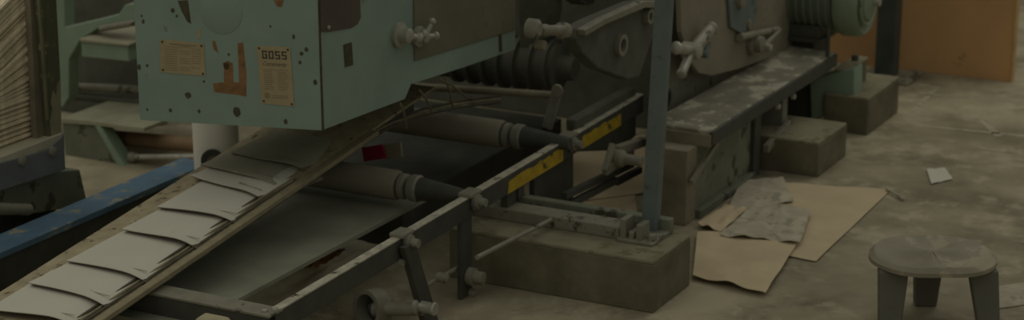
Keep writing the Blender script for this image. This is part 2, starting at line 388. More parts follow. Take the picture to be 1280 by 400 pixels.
# three-armed clamp left of the guard
cp = MB(); c0 = V(854, 62, VC)+B*.03
for q, r in (((828, 58), .023), ((873, 33), .027), ((835, 90), .019)):
    e = V(*q, VC)+B*.05; cp.cyl(c0, e, .017, r*.8, n=14); cp.lathe(e-(e-c0).normalized()*.01, e-c0, [(0, r*.8), (.008, r), (.018, r*.8), (.022, r*.3)], n=14)
cp.lathe(c0-B*.03, B, [(0, .03), (.06, .028), (.068, .016)], n=16)
cp.build('clamp_handle', STEEL, press, smooth=True)
cp = MB(); c0 = V(862, 66, VC)
cp.lathe(c0, B, [(0, .022), (.02, .022), (.022, .012), (.07, .012)], n=16); cp.cyl(c0+B*.05, V(868, 52, VC)+B*.06, .009, .007); cp.build('clamp_pin', BLUEGREY, press, smooth=True)
# bolt assembly right of the guard
q = V(938, 54, VC)
cp = MB(); cp.lathe(q, B, [(0, .045), (.02, .044), (.022, .032), (.05, .03), (.055, .015)], n=20)
cp.cyl(V(918, 46, VC)+B*.02, V(966, 36, VC)+B*.02, .014, .012); cp.cyl(V(966, 37, VC)+B*.025, V(946, 56, VC)+B*.03, .011); cp.build('spring_clamp', GREYIRON, press, smooth=True)
MB().lathe(V(945, 58, VC)+B*.04, B, [(0, .016), (.02, .015), (.025, .006)], n=14).build('clamp_nut', STEEL, press, smooth=True)
MB().lathe(V(932, 30, VC)+B*.0, B, [(0, .02), (.02, .018)], n=14).build('bolt', GREYIRON, press, smooth=True)

# swinging lever arm in front of the gears
VL = -2.74
lv = MB(); lv.prism([V(x, y, VL) for x, y in ((722, 36), (745, 24), (795, 3), (812, 1), (821, 8), (823, 30), (812, 60), (800, 96), (785, 100), (748, 86), (728, 66), (720, 48))], -B*.05)
lever = lv.build('lever_arm', BLACKER, press, bevel=.006)
lv = MB()
pts = [(676, 44), (722, 42), (745, 28), (795, 6), (818, 8)]
tp = [V(x, y-2, VL)+B*.01 for x, y in pts]
lv.prism([V(x, y, VL) for x, y in ((720, 36), (745, 22), (795, 0), (816, 0), (818, 9), (796, 9), (746, 30), (722, 44))], B*.03)
lv.build('lever_rim', GREYIRON, lever, bevel=.004)
MB().ring(V(774, 56, VL), B, .036, .022, .016).build('lever_bearing', GREYIRON, lever)
MB().ring(V(807, 20, VL), B, .026, .014, .02).build('lever_bearing', GREYIRON, lever)
MB().lathe(V(676, 38, VL), (V(722, 38, VL)-V(676, 38, VL)), [(0, .012), (.01, .018), (.03, .02), (.05, .016), (.13, .018), (.14, .026), (.17, .024)], n=18).build('lever_rod', GREYIRON, lever, smooth=True)
MB().lathe(V(668, 36, VL)-B*.02, B, [(0, .03), (.03, .03), (.04, .018)], n=18).build('rod_pivot', GREYIRON, lever, smooth=True)
MB().lathe(V(674, 56, VL)-B*.01, B, [(0, .016), (.03, .014)], n=14).build('grease_nipple', GREASE, lever, smooth=True)
# inner upright left of the gears
MB().prism([U(x, y, 6.3) for x, y in ((646, -60), (682, -60), (684, 20), (676, 60), (672, 108), (650, 108))], A*.12).build('inner_upright', BLACKER, press, bevel=.005)
# dark inner casting that closes the view through the press, with gears in front
MB().prism([M(7.2, -4.3, 0), M(7.2, -2.86, 0), M(7.2, -2.86, 1.8), M(7.2, -4.3, 1.8)], A*.08).build('inner_casting', BLACKER, press, bevel=.005)
def gear(c, d, r, th, teeth, parent, m=BLACKER):
    d = d.normalized(); x = d.orthogonal().normalized(); y = d.cross(x); pts = []
    for i in range(teeth*4):
        t = 2*math.pi*(i/(teeth*4)); rr = r if (i % 4) in (0, 1) else r*.93
        pts.append(c+(x*math.cos(t)+y*math.sin(t))*rr)
    g = MB(); g.prism(pts, d*th); g.lathe(c+d*th, d, [(0, r*.3), (.02, r*.28), (.03, r*.15)], n=20); g.ring(c+d*th, d, r*.85, r*.76, .01)
    return g.build('gear_wheel', m, parent)
gear(M(6.85, -3.0, .62), B, .17, .05, 30, press, GREASE)
gear(M(6.55, -3.05, .50), B, .11, .05, 22, press, BLACKER)
gear(M(6.5, -3.15, .78), B, .14, .06, 26, press, BLACKER)
gear(M(6.95, -2.95, .34), B, .10, .04, 20, press, GREASE)
# ribbed cylinder above the paper path, half hidden by the housing
P0 = U(700, 84, 6.35)
cc = MB().lathe(P0-B*.5, B, [(0, .085), (.5, .085), (.505, .05), (.56, .04)], n=40).build('cross_cylinder', BLACKER, press, smooth=True)
for k in range(7):
    MB().ring(P0-B*(.03+k*.062), B, .098, .084, .014, n=40).build('cylinder_rib', BLACKER, cc)
# rods and link behind the paper path
MB().cyl(U(520, 108, 6.0), U(694, 119, 6.0), .013, n=16).build('cross_rod', GREASE, press, smooth=True)
MB().bar(U(697, 113, 5.98), U(684, 160, 5.98), .036, .02, B).build('link_arm', GREYIRON, press, bevel=.004)
MB().lathe(U(697, 113, 5.97), -A, [(0, .022), (.01, .02)], n=16).build('link_pin', GREYIRON, press, smooth=True)
# rollers
def roller(px, u, r, name='roller', m=BLACKER):
    P, Q = U(*px[0], u), U(*px[1], u); d = (Q-P); Ln = d.length; d = d.normalized()
    d = B; P = Q-B*Ln*1.0
    root = MB().lathe(P-B*.35, B, [(0, r), (.35+Ln*.55, r), (.35+Ln*.57, r*.9)], n=40).build(name, m, press, smooth=True)
    e = P+B*Ln*.57
    for k, (o_, rr, w) in enumerate(((.005, r*.86, .022), (.04, r*.9, .035))):
        MB().lathe(e+B*o_, B, [(0, rr*.9), (w*.2, rr), (w*.8, rr), (w, rr*.85)], n=32).build('roller_collar', GREYIRON, root, smooth=True)
    MB().lathe(e+B*.07, B, [(0, r*.8), (Ln*.30, r*.5), (Ln*.36, r*.4)], n=24).build('roller_journal', BLACK, root, smooth=True)
    MB().lathe(e, B, [(0, r*.55), (.08, r*.55)], n=24).build('roller_neck', BLACK, root, smooth=True)
    return root
R1 = roller(((412, 222), (568, 243)), 5.27, .047, m=mat('roller_rubber', (130, 124, 102), .6, var=.12, scale=6))
R2 = roller(((540, 158), (700, 178)), 5.85, .047, m=mat('roller_rubber', (92, 86, 68)))
MB().prism([U(x, y, 5.35) for x, y in ((452, 185), (477, 181), (481, 198), (455, 202))], A*.01).build('red_tag', RED, press)['label'] = 'small red painted tab under the belt'
MB().prism([U(x, y, 5.36) for x, y in ((478, 182), (500, 178), (502, 196), (482, 200))], A*.01).build('tab_bracket', GREASE, press)
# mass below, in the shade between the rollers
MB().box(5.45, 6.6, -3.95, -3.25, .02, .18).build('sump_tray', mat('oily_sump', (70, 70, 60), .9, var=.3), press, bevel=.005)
# spindle with hanging bracket right of the yellow band
sp = MB(); sp.lathe(V(762, 196, -2.82), B, [(0, .03), (.05, .03), (.06, .018), (.12, .018)], n=20)
sp.bar(V(770, 188, -2.8), V(806, 176, -2.8), .03, .03); sp.bar(V(766, 180, -2.8), V(756, 214, -2.8), .02, .02); sp.bar(V(756, 214, -2.8), V(790, 190, -2.8), .02, .03)
sp.build('spindle_bracket', GREYIRON, press, bevel=.003)
for (x0, y0), (x1, y1) in (((705, 245), (790, 205)), ((700, 262), (770, 225)), ((770, 228), (800, 212))):
    MB().bar(V(x0, y0, -2.84), V(x1, y1, -2.84), .02, .022).build('brace_bar', BLACK, press, bevel=.002)
MB().prism([V(x, y, -2.9) for x, y in ((720, 150), (795, 108), (796, 170), (775, 188), (722, 190))], -B*.04).build('bearing_housing', BLACKER, press, bevel=.008)

# ------------------------------------------------------------------ footboard
fbd = thing('footboard', M(6.8, -2.62, 0), 'long low footboard with dusty flaking top running along the press', 'footboard')
t = MB().use(DIRTY); t.prism([M(6.25, -2.525, .292), M(7.52, -2.525, .292), M(7.55, -2.73, .292), M(6.26, -2.755, .292)], UP*.022)
t.build('board_top', parent=fbd, bevel=.004)
MB().box(6.252, 7.515, -2.533, -2.515, .262, .31).build('edge_strip', BLACK, fbd, bevel=.002)
MB().box(6.245, 6.26, -2.745, -2.52, .258, .300).build('end_strip', GREASE, fbd, bevel=.002)
MB().box(6.155, 6.24, -2.72, -2.565, 0, .262).build('leg', GREASE, fbd, bevel=.004)
MB().box(6.77, 6.83, -2.72, -2.56, 0, .262).build('leg', BLACK, fbd, bevel=.004)
MB().box(7.05, 7.10, -2.74, -2.56, 0, .262).build('leg', GREYIRON, fbd, bevel=.004)
sk = MB(); sk.box(6.25, 6.765, -2.60, -2.575, .03, .262); sk.box(6.25, 6.765, -2.61, -2.55, .0, .03); sk.build('skirt_panel', DKGREEN, fbd, bevel=.003)
MB().bar(M(6.16, -2.55, .155), M(6.42, -2.55, .252), .012, .016).build('brace', GREYIRON, fbd)
MB().bar(M(6.83, -2.54, .10), M(7.08, -2.54, .14), .02, .03).build('brace', GREYIRON, fbd, bevel=.002)
for u in (6.9, 7.06): MB().lathe(M(u, -2.53, .245), B, [(0, .012), (.012, .01)], n=10).build('bolt', STEEL, fbd)

# pale green bracket on the far block
br = thing('machine_bracket', M(7.66, -2.6, 0), 'pale green steel bracket standing on the farther concrete block', 'bracket')
b = MB(); b.prism([U(x, y, 7.53) for x, y in ((1012, 98), (1068, 86), (1068, 124), (1030, 146), (1014, 150))], A*.1); b.build('bracket_body', GREEN2, br, bevel=.004)
b = MB(); b.box(7.54, 7.78, -2.53, -2.48, .15, .235); b.build('bracket_foot', CONC, br, bevel=.005)
MB().box(7.535, 7.785, -2.535, -2.475, .235, .245).build('foot_cap', CONCTOP, br, bevel=.003)
hexa(M(7.70, -2.505, .245), UP, .014, .022).build('bolt', BLACK, br)
MB().cyl(M(7.44, -2.53, .26), M(7.44, -2.53, .42), .008).build('stud', BLACK, br)

# electric motor on its shelf
mo = thing('electric_motor', U(1000, 60, 7.6), 'green electric motor with a spiral end bell above the far end of the footboard', 'motor')
C = U(1088, 1, 7.62); r = .135
MB().lathe(C-B*.42, B, [(0, r*.9), (.02, r*.95), (.30, r*.95), (.31, r*.85)], n=40).build('motor_body', mat('dark_motor_paint', (104, 110, 94), .55, var=.12), mo, smooth=True)
for k in range(9):
    MB().ring(C-B*(.14+k*.03), B, r*1.0, r*.9, .008).build('cooling_fin', MOTOR, mo)
bell = MB().lathe(C-B*.11, B, [(0, r*1.0), (.02, r*1.08), (.08, r*1.05), (.10, r*.95), (.085, r*.8), (.085, r*.62), (.11, r*.55), (.12, r*.3), (.13, r*.12)], n=48).build('end_bell', MOTORBELL, mo, smooth=True)
pts = []
for i in range(60):
    tt = i/59*math.pi*2.6; rr = r*(.95-.5*i/59); pts.append(C+B*(-.005)+(A*math.cos(tt)+UP*math.sin(tt))*rr)
MB().tube(pts, .008).build('spiral_rib', MOTORBELL, bell, smooth=True)
MB().lathe(C+B*.01, B, [(0, .018), (.03, .018)], n=16).build('shaft', STEEL, mo, smooth=True)
mb_ = MB(); zt = C.z-r*.9; uc = C.dot(A); vc = C.dot(B)
mb_.box(uc-.1, uc+.12, vc-.42, vc-.17, zt-.03, zt+.02); mb_.build('motor_foot', BLACK, mo, bevel=.004)
mb_ = MB(); mb_.box(uc-.06, uc+.1, vc-.40, vc-.20, 0.0, zt-.03); mb_.build('motor_stand', BLACK, mo, bevel=.004)
MB().box(uc-.11, uc+.13, vc-.45, vc-.16, zt-.045, zt-.03).build('motor_shelf', mat('shelf_dark_paint', (78, 80, 66), .7), mo, bevel=.003)

# ------------------------------------------------------------------ orange panel and post
opn = thing('partition_screen', M(8.62, -2.6, 0), 'large upright orange steel panel standing on the floor at the back', 'panel')
b = MB(); b.box(8.60, 8.63, -3.2, -2.10, .0, 1.2); b.build('panel_sheet', ORANGE, opn, bevel=.002)
MB().box(8.594, 8.636, -2.106, -2.098, 0, 1.2).build('panel_edge', mat('bright_orange_edge', (206, 170, 112), .5), opn)
pst = thing('steel_post', M(8.42, -2.62, 0), 'dark grey square steel post in front of the orange panel', 'post')
q = U(1107, 92, 8.42); vq = q.dot(B)
MB().box(8.40, 8.48, vq-.045, vq+.04, .01, 1.2).build('post_column', mat('dark_post_paint', (78, 82, 74), .6), pst, bevel=.004)
MB().box(8.32, 8.56, vq-.10, vq+.13, 0, .012).build('base_plate', GREYIRON, pst, bevel=.002)
for du, dv in ((8.35, .10), (8.35, -.07), (8.53, .10)): hexa(M(du, vq+dv, .012), UP, .012, .012).build('bolt', GREYIRON, pst)

# ------------------------------------------------------------------ delivery conveyor
VR = -3.24
e0, e1 = V(130, 400, VR), V(400, 215, VR)
slope = (e1.z-e0.z)/(e1.dot(A)-e0.dot(A)); u00, z00 = e0.dot(A), e0.z
def zbelt(u): return z00+slope*(u-u00)
Pb = M(u00, VR, z00); Nb = (A+UP*slope).cross(B).normalized()
def Bt(x, y, h=0): return onp(x, y, Pb+UP*h, Nb)
VLft = Bt(0, 365).dot(B)
print('belt', slope, z00, VLft)
cv = thing('delivery_conveyor', M(4.4, -3.2, 0), 'dark steel delivery conveyor with felt belt carrying folded papers out of the press', 'conveyor')
def beltstrip(u0, u1, v0, v1, h0, h1):
    b = MB(); n = 24
    for k in range(n):
        ua, ub = u0+(u1-u0)*k/n, u0+(u1-u0)*(k+1)/n
    b.prism([M(u0, v0, zbelt(u0)+h0), M(u1, v0, zbelt(u1)+h0), M(u1, v1, zbelt(u1)+h0), M(u0, v1, zbelt(u0)+h0)], UP*(h1-h0)); return b
beltstrip(2.9, 5.7, VLft, VR-.03, -.008, 0).build('felt_belt', FELT, cv)
beltstrip(2.9, 5.3, VR-.026, VR, -.012, .003).build('side_rail', TAPE, cv, bevel=.002)
beltstrip(2.9, 5.6, VLft+.02, VR-.05, -.05, -.012).build('belt_bed', BLACK, cv)
# tapes at the right edge that curve down into the press
for k, (dv, m) in enumerate(((-.036, DKTAPE), (-.05, TAPE), (-.065, DKTAPE))):
    pts = [M(u, VR+dv, zbelt(u)+.004) for u in [2.95+.2*i for i in range(10)]]
    last = pts[-1]; 
    for x, y in ((452, 177-k*4), (490, 158-k*4), (530, 144-k*4), (575, 134-k*4), (625, 128-k*4)):
        q = V(x, y, VR+dv)
        if q.dot(A) > last.dot(A)+.02: pts.append(q)
    MB().tube(pts, .004).build('belt_tape', m, cv, smooth=True)
# dark apron under the belt on the open side
ap = MB(); q0, q1 = Z(292, 373, .235), Z(440, 302, .235)
va = (q0.dot(B)+q1.dot(B))/2
ap.prism([M(4.1, -3.62, .225), M(5.4, -3.62, .225), M(5.4, va, .225), M(4.1, va, .225)], UP*.012)
ap.build('apron', mat('dark_apron_cloth', (142, 142, 122), .7, var=.25, scale=4, bump=.1), cv)
# L-section rail with worn upper edge
VRa = -2.881; ZR = .312
def zr(u): return .296+(u-4.15)*.019
def rbox(b, u0, u1, v0, v1, h0, h1):
    b.prism([M(u0, v0, zr(u0)+h0), M(u1, v0, zr(u1)+h0), M(u1, v1, zr(u1)+h0), M(u0, v1, zr(u0)+h0)], UP*(h1-h0))
rl = MB().use(BLACK); rbox(rl, 4.15, 6.50, VRa-.006, VRa, -.065, -.002); rl.use(mat('rubbed_steel_edge', (196, 190, 166), .5, .2, var=.3, scale=24, wear=(78, 76, 62), wamt=.35)); rbox(rl, 4.15, 6.50, VRa-.026, VRa+.001, -.004, .001)
rail = rl.build('rail', parent=cv, bevel=.001)
def ypatch(x0, x1):
    u0 = V(x0, 212-(x0-640)*.585, VRa).dot(A); u1 = V(x1, 212-(x1-640)*.585, VRa).dot(A); n = 14; top, bot = [], []
    for i in range(n+1):
        u = u0+(u1-u0)*i/n; top.append(M(u, VRa-.0003, zr(u)-.020+random.uniform(-.006, .004))); bot.append(M(u+random.uniform(-.006, .006), VRa-.0003, zr(u)-.0645))
    b = MB(); b.prism(top+bot[::-1], B*.0012); b.build('yellow_marking', YELLOW, rail)['label'] = 'chipped yellow paint band'
ypatch(636, 704); ypatch(728, 776)
# near cross bar
cr = MB().use(BLACK); cr.box(4.15, 4.185, -3.36, VRa, .225, .292); cr.use(GREYIRON); cr.box(4.148, 4.215, -3.36, VRa+.004, .290, .298)
cr.build('cross_bar', parent=cv, bevel=.002)
for du, dv in ((4.17, -2.905), (4.19, -2.885)): hexa(M(du, dv, .297), UP, .009, .008).build('bolt', STEEL, cv)
# clamps with bolts on the rail
def clamp(x, y, s=1.0):
    q = V(x, y, VRa); u = q.dot(A); ZR = zr(u)
    c = MB(); c.box(u-.035*s, u+.03*s, VRa-.035, VRa+.012, ZR-.002, ZR+.012); c.box(u-.02, u+.02, VRa, VRa+.012, ZR-.045, ZR+.004)
    o = c.build('rail_clamp', GREYIRON, cv, bevel=.004)
    MB().lathe(M(u, VRa+.008, ZR-.02), B, [(0, .022), (.012, .022), (.014, .014), (.035, .013)], n=20).build('clamp_bolt', GREYIRON, o, smooth=True)
clamp(507, 294); clamp(592, 243, 1.1); clamp(713, 175, 1.2)
MB().lathe(M(4.81, VRa+.002, ZR-.075), B, [(0, .012), (.012, .01)], n=14).build('bolt', GREYIRON, cv, smooth=True)
# legs below the rail
def legbar(p, q, w, name='leg', m=BLACK, v=VRa+.006, th=.02):
    P, Q = V(*p, v), V(*q, v); Q.z = max(Q.z, .0)
    return MB().prism([P-A*w/2, P+A*w/2, Q+A*w/2, Q-A*w/2], B*th).build(name, m, cv, bevel=.002)
P = V(505, 305, VRa+.006); Q = V(533, 401, VRa+.006); D = (Q-P); Q2 = P+D*((P.z)/(P.z-Q.z))
MB().prism([P-A*.03, P+A*.03, Q2+A*.035, Q2-A*.035], B*.02).build('leg', BLACK, cv, bevel=.002)
u = V(588, 372, VRa+.006).dot(A)
MB().box(u-.035, u+.035, VRa-.02, VRa-.006, 0, ZR-.02).build('leg', BLACK, cv, bevel=.002)
MB().prism([V(x, y, VRa-.03) for x, y in ((668, 204), (717, 176), (717, 262), (668, 268))], -B*.02).build('support_plate', BLACK, cv, bevel=.003)
u1, u2 = V(682, 230, VRa).dot(A), V(705, 230, VRa).dot(A)
MB().box(5.49, 5.55, VRa-.035, VRa-.01, .205, ZR-.02).build('leg', BLACK, cv, bevel=.002)
MB().box(5.56, 5.60, VRa-.06, VRa-.007, .215, ZR-.02).build('leg', BLACK, cv, bevel=.002)
# tie rod through the legs with nuts
v2 = Z(706, 266, .188).dot(B); print('v2', v2)
for P, Q in ((V(532, 357, VRa-.03), V(582, 329, VRa-.03)), (V(596, 322, v2), V(712, 263, v2))):
    MB().cyl(P, Q, .0075, n=12).build('tie_rod', GREYIRON, cv, smooth=True)
for x, y, rr, vn in ((547, 346, .016, VRa-.03), (714, 266, .015, v2-.01)):
    q = V(x, y, vn); MB().lathe(q, B, [(0, rr), (.03, rr), (.035, rr*.6)], n=16).build('rod_nut', GREYIRON, cv, smooth=True)
q = V(586, 345, VRa-.004); MB().lathe(q, B, [(0, .028), (.02, .028), (.022, .02), (.05, .02), (.052, .012)], n=20).build('rod_nut', GREYIRON, cv, smooth=True)
q = V(588, 366, VRa-.004); MB().lathe(q, B, [(0, .016), (.02, .014)], n=14).build('bolt', GREYIRON, cv, smooth=True)
# spindle with the open ring at the near end
uS = V(525, 384, VRa+.02).dot(A)
cR = U(464, 386, uS); dR = B
ringo = MB(); ringo.lathe(cR-B*.03, B, [(0, .048), (.0, .048)], n=8) if False else None
RA = (-A*.93-B*.30+UP*.1).normalized()
MB().ring(cR-RA*.03, RA, .060, .046, .05, n=40).build('ring_collar', GREYIRON, cv, smooth=True)
MB().lathe(cR-RA*.029, RA, [(0, .047), (.008, .047), (.01, .02), (.03, .016), (.034, .01)], n=30).build('ring_core', BLACK, cv, smooth=True)
MB().cyl(cR+B*.012, U(528, 386, uS), .022, .02, n=20).build('spindle', GREYIRON, cv, smooth=True)
e = U(520, 382, uS); MB().lathe(e, B, [(0, .026), (.014, .028), (.016, .018), (.055, .017), (.06, .02), (.066, .018)], n=24).build('spindle_end', STEEL, cv, smooth=True)
MB().lathe(U(268, 410, 4.05)-B*.05, B, [(0, .02), (.02, .034), (.08, .034), (.1, .02)], n=24).build('bearing_cap', mat('pale_bearing', (176, 166, 130), .7), cv, smooth=True)
MB().bar(Z(120, 392, .22), Z(232, 408, .22), .03, .02).build('lower_bar', DIRTY, cv, bevel=.002)

# ------------------------------------------------------------------ folded papers on the belt
def folded_paper(name, pl, prt, label, group, droop=.02, L=.30, lift=.018, leaves=3, face=None):
    """pl, prt: near-left and near-right corners in world; the sheet runs up the belt from there"""
    X = (prt-pl); W = X.length; X = X.normalized(); D = (A+UP*slope).normalized(); D = (D-X*D.dot(X)*.6).normalized()
    b = MB(); n = 12
    ph = random.uniform(0, 6)
    for lf in range(leaves):
        b.use((face or PAPER) if lf == 0 else PAPEREDGE)
        dz = -.0026*lf
        def fn(a, c, lf=lf):
            # a along the belt, c across
            z = -lift*a + .003*math.sin(c*4+ph)*(1-a)
            curl = max(0, c-.72)/.28
            z -= droop*curl*curl*(.5+.5*a+.15*lf)
            z += .004*max(0, 1-a*8)*(.3+c)
            return Vector((0, 0, z)) + X*(.004*lf*c) - D*(-.003*lf)
        c0 = pl+UP*dz; c1 = pl+D*L+UP*dz; c2 = prt+D*L+UP*dz; c3 = prt+UP*dz
        b.patch([c0, c1, c2, c3], n, fn, .0016)
    b.use(PRINT)
    base = pl+X*W*.60+D*.035+UP*(-lift*.12+.0012); x = 0
    for i in range(14):
        wd = random.uniform(.003, .007); ht = random.uniform(.006, .011)
        if i == 5: x += .004
        ht = ht if i < 5 else .004
        p = base+X*x; b.prism([p, p+X*wd, p+X*wd+D*ht-UP*lift*ht/L, p+D*ht-UP*lift*ht/L], UP*.0008); x += wd+.0015
        if x > .10: break
    o = b.build(name, smooth=True)
    return tag(o, label, 'newspaper', group)
specs = [((-16, 385), (86, 402), 'folded white paper nearest the camera, cut by the lower left corner'),
         ((35, 353), (129, 378), 'second folded white paper up from the lower left corner of the belt'),
         ((83, 325), (178, 347), 'third folded white paper up the belt, the largest open face of the row'),
         ((152, 285), (240, 305), 'fourth folded white paper up the belt, middle of the lit row'),
         ((196, 258), (289, 273), 'fifth folded white paper up the belt, just below the lifted one'),
         ((238, 219), (322, 244), 'narrow folded white paper with its fold lifted, last in the light'),
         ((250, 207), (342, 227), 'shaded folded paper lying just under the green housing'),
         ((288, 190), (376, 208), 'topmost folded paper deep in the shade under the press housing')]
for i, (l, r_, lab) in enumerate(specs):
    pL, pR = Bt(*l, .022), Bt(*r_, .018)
    folded_paper('folded_newspaper', pL, pR, lab, 'folded papers riding on the belt', lift=.018, L=.28 if i < 6 else .25, leaves=4 if i == 5 else 3, face=None if i < 6 else mat('shaded_newsprint', (172, 166, 144), .9, var=.06, scale=30, bump=.02, spec=.1))  # last two papers get greyer newsprint, the housing's shade put into their colour

# ------------------------------------------------------------------ blue beam
bb = thing('blue_beam', M(4.5, -4.1, .0), 'long steel beam in chipped blue paint lying left of the paper belt', 'beam')
ZB = .25
c = [Z(-60, 317, ZB), Z(-60, 350, ZB), Z(250, 203, ZB), Z(250, 190, ZB)]
vb0 = Z(0, 293, ZB).dot(B); vb1 = Z(0, 325, ZB).dot(B); print('beam', vb0, vb1, [Z(235, 205, ZB).dot(B)])
b = MB(); vv1 = (vb1+Z(235, 207, ZB).dot(B))/2; vv0 = vv1-.115
b.box(3.9, 5.35, vv0, vv1, ZB-.02, ZB); b.build('beam_top', BLUE, bb, bevel=.002)
b = MB(); b.box(3.9, 5.35, vv1-.025, vv1-.01, .06, ZB-.02); b.build('beam_web', BLACK, bb, bevel=.002)
for u in (4.1, 5.25): MB().box(u, u+.06, vv0+.03, vv1-.02, 0, ZB-.02).build('leg', BLACK, bb, bevel=.002)
tag(MB().tube([Z(-10, 330, .2), Z(6, 306, .22), Z(18, 299, .22), Z(40, 296, .2), Z(52, 300, .18)], .004).build('white_wire', CREAM, smooth=True), 'thin white wire curving past the lower end of the blue beam', 'wire')
tag(MB().use(DIRTY).box(4.0, 4.3, -3.82, -3.72, .0, .17).build('wooden_strut', GREASE, bevel=.003), 'short dirty strut standing between blue beam and belt at the left edge', 'strut')

# ------------------------------------------------------------------ cream drum under the housing
dr = thing('cream_drum', Z(272, 205, .15), 'cream enamelled drum standing under the green housing behind the belt', 'drum')
c = Z(270, 178, .35); c.z = 0
MB().lathe(c, UP, [(0, .068), (.02, .072), (.50, .074), (.51, .06)], n=48).build('drum_body', CREAM, dr, smooth=True)
q = onp(265, 191, c, Vector((c.x, c.y, 0)).normalized())-Vector((c.x, c.y, 0)).normalized()*.078
MB().ring(q, -Vector((c.x, c.y, 0)), .036, .020, .014).build('drum_ring', BLACK, dr, smooth=True)
MB().lathe(q-Vector((0,0,0)), -Vector((c.x, c.y, 0)), [(-.01, .024), (.01, .022)], n=24).build('drum_hub', GREASE, dr, smooth=True)

# ------------------------------------------------------------------ left rack with stacked newspapers
rk = thing('paper_rack', U(40, 240, 5.0), 'black and grey steel rack at the left edge holding stacked papers', 'rack')
UR = 4.95
def R_(x, y, d=0): return V(x, y, VK)
q = Z(78, 165, .46); VK = q.dot(B); print('rack v', VK, q.dot(A))
# ledge and black angle run along the press direction
MB().prism([V(x, y, VK) for x, y in ((-40, 212), (79, 166), (77, 181), (0, 206), (-40, 220))], -B*.30).build('ledge', mat('pale_ledge_steel', (190, 184, 158), .5, .1, var=.1, scale=12), rk, bevel=.003)
MB().prism([V(x, y, VK+.004) for x, y in ((-40, 215), (58, 188), (77, 172), (80, 166), (82, 212), (-40, 252))], -B*.02).build('angle_bar', mat('black_enamel', (116, 118, 116), .5, var=.15), rk, bevel=.002)
for x, y in ((27, 201), (65, 189)): MB().lathe(V(x, y, VK+.004), B, [(0, .0155), (.008, .015), (.012, .008)], n=20).build('bolt', GREYIRON, rk, smooth=True)
wk = mat('worn_rack_paint', (98, 96, 74), .65, var=.15, scale=12, wear=(156, 150, 106), wamt=.36, wscale=12)
MB().prism([V(x, y, VK-.01) for x, y in ((46, -30), (69, -30), (76, 100), (77, 168), (62, 172), (57, 100))], -B*.02).build('side_plate', wk, rk, bevel=.002)
MB().prism([V(x, y, VK-.008) for x, y in ((44, -30), (46.5, -30), (56, 100), (59, 150), (57, 150), (53, 90))], B*.008).build('guide_strip', mat('pale_yellow_edge', (120, 116, 88), .7), rk)
MB().prism([V(x, y, VK-.03) for x, y in ((36, -30), (46, -30), (58, 150), (60, 175), (46, 178))], -B*.02).build('inner_plate', GREASE, rk, bevel=.002)
MB().prism([V(x, y, VK-.0095) for x, y in ((66, 112), (70, 120), (71, 106), (75.5, 98), (76.5, 166), (64, 170), (62, 150), (65, 136), (63, 128))], B*.001).build('worn_patch', mat('bare_beige_metal', (150, 144, 112), .7), rk)
# feet of the rack
MB().prism([V(x, y, VK-.04) for x, y in ((-40, 255), (60, 215), (100, 212), (110, 256), (38, 268), (-40, 272))], -B*.25).build('rack_base', DKGREEN, rk, bevel=.004)
MB().cyl(V(-40, 259, VK), V(36, 262, VK), .018, n=16).build('base_tube', GREYIRON, rk, smooth=True)
qg = V(70, 262, VK-.1); MB().box(qg.dot(A)-.3, qg.dot(A)+.0, VK-.25, VK-.08, 0, qg.z).build('leg', BLACK, rk, bevel=.004)
# the papers: one copied many times
def stack_sheet():
    b = MB(); b.use(STACKP); n = 6
    ps = [M(0, 0, 0), M(.5, 0, 0), M(.5, -.28, 0), M(0, -.28, 0)]
    b.box(-.5, -.006, -.28, 0, -.004, .004)
    b.cyl(M(-.006, -.28, 0), M(-.006, 0, 0), .0052, n=10); b.box(-.5, -.01, -.275, -.006, -.0065, .0065)
    return b.build('stacked_newspaper', bevel=0)
sp_ = stack_sheet(); base = None
sp_.location = (0, 0, 0)
rows = []
y = 176
k = 0
while y > -22:
    x = 51-(176-y)*.085+random.uniform(-1.2, 1.2)
    rows.append((x, y)); y -= 6.3
for k, (x, y) in enumerate(rows):
    o = sp_ if k == 0 else sp_.copy()
    if k: COL.objects.link(o)
    P = V(x, y, VK-.055+random.uniform(-.006, .006))
    # right end of the paper is the fold; local origin is near the fold's base
    tilt = (0 if y > 120 else min(.42, (120-y)*.006))
    o.location = P + (A*(-.25)*0)
    # mesh origin sits at bounding centre: shift so the fold end lands on P
    import mathutils
    off = Vector(sp_['w']); Rm = mathutils.Matrix.Rotation(-tilt, 4, B) 
    o.rotation_euler = mathutils.Matrix.Rotation(tilt, 4, B).to_euler() if False else mathutils.Matrix.Rotation(-tilt if False else tilt, 4, B).to_euler()
    Rm = o.rotation_euler.to_matrix()
    o.location = P + Rm @ off
    tag(o, 'thin folded newspaper lying in the tall stack inside the left rack', 'newspaper', 'folded papers stacked in the left rack')
tag(MB().patch([Z(42, 270, .01), Z(62, 262, .01), Z(88, 262, .012), Z(66, 282, .01)], 6, lambda a, b: Vector((0, 0, .012*math.sin(a*5)*math.sin(b*4))), .003).build('paper_scrap', PAPER, smooth=True), 'crumpled white scrap lying on the floor beside the blue beam', 'paper scrap')

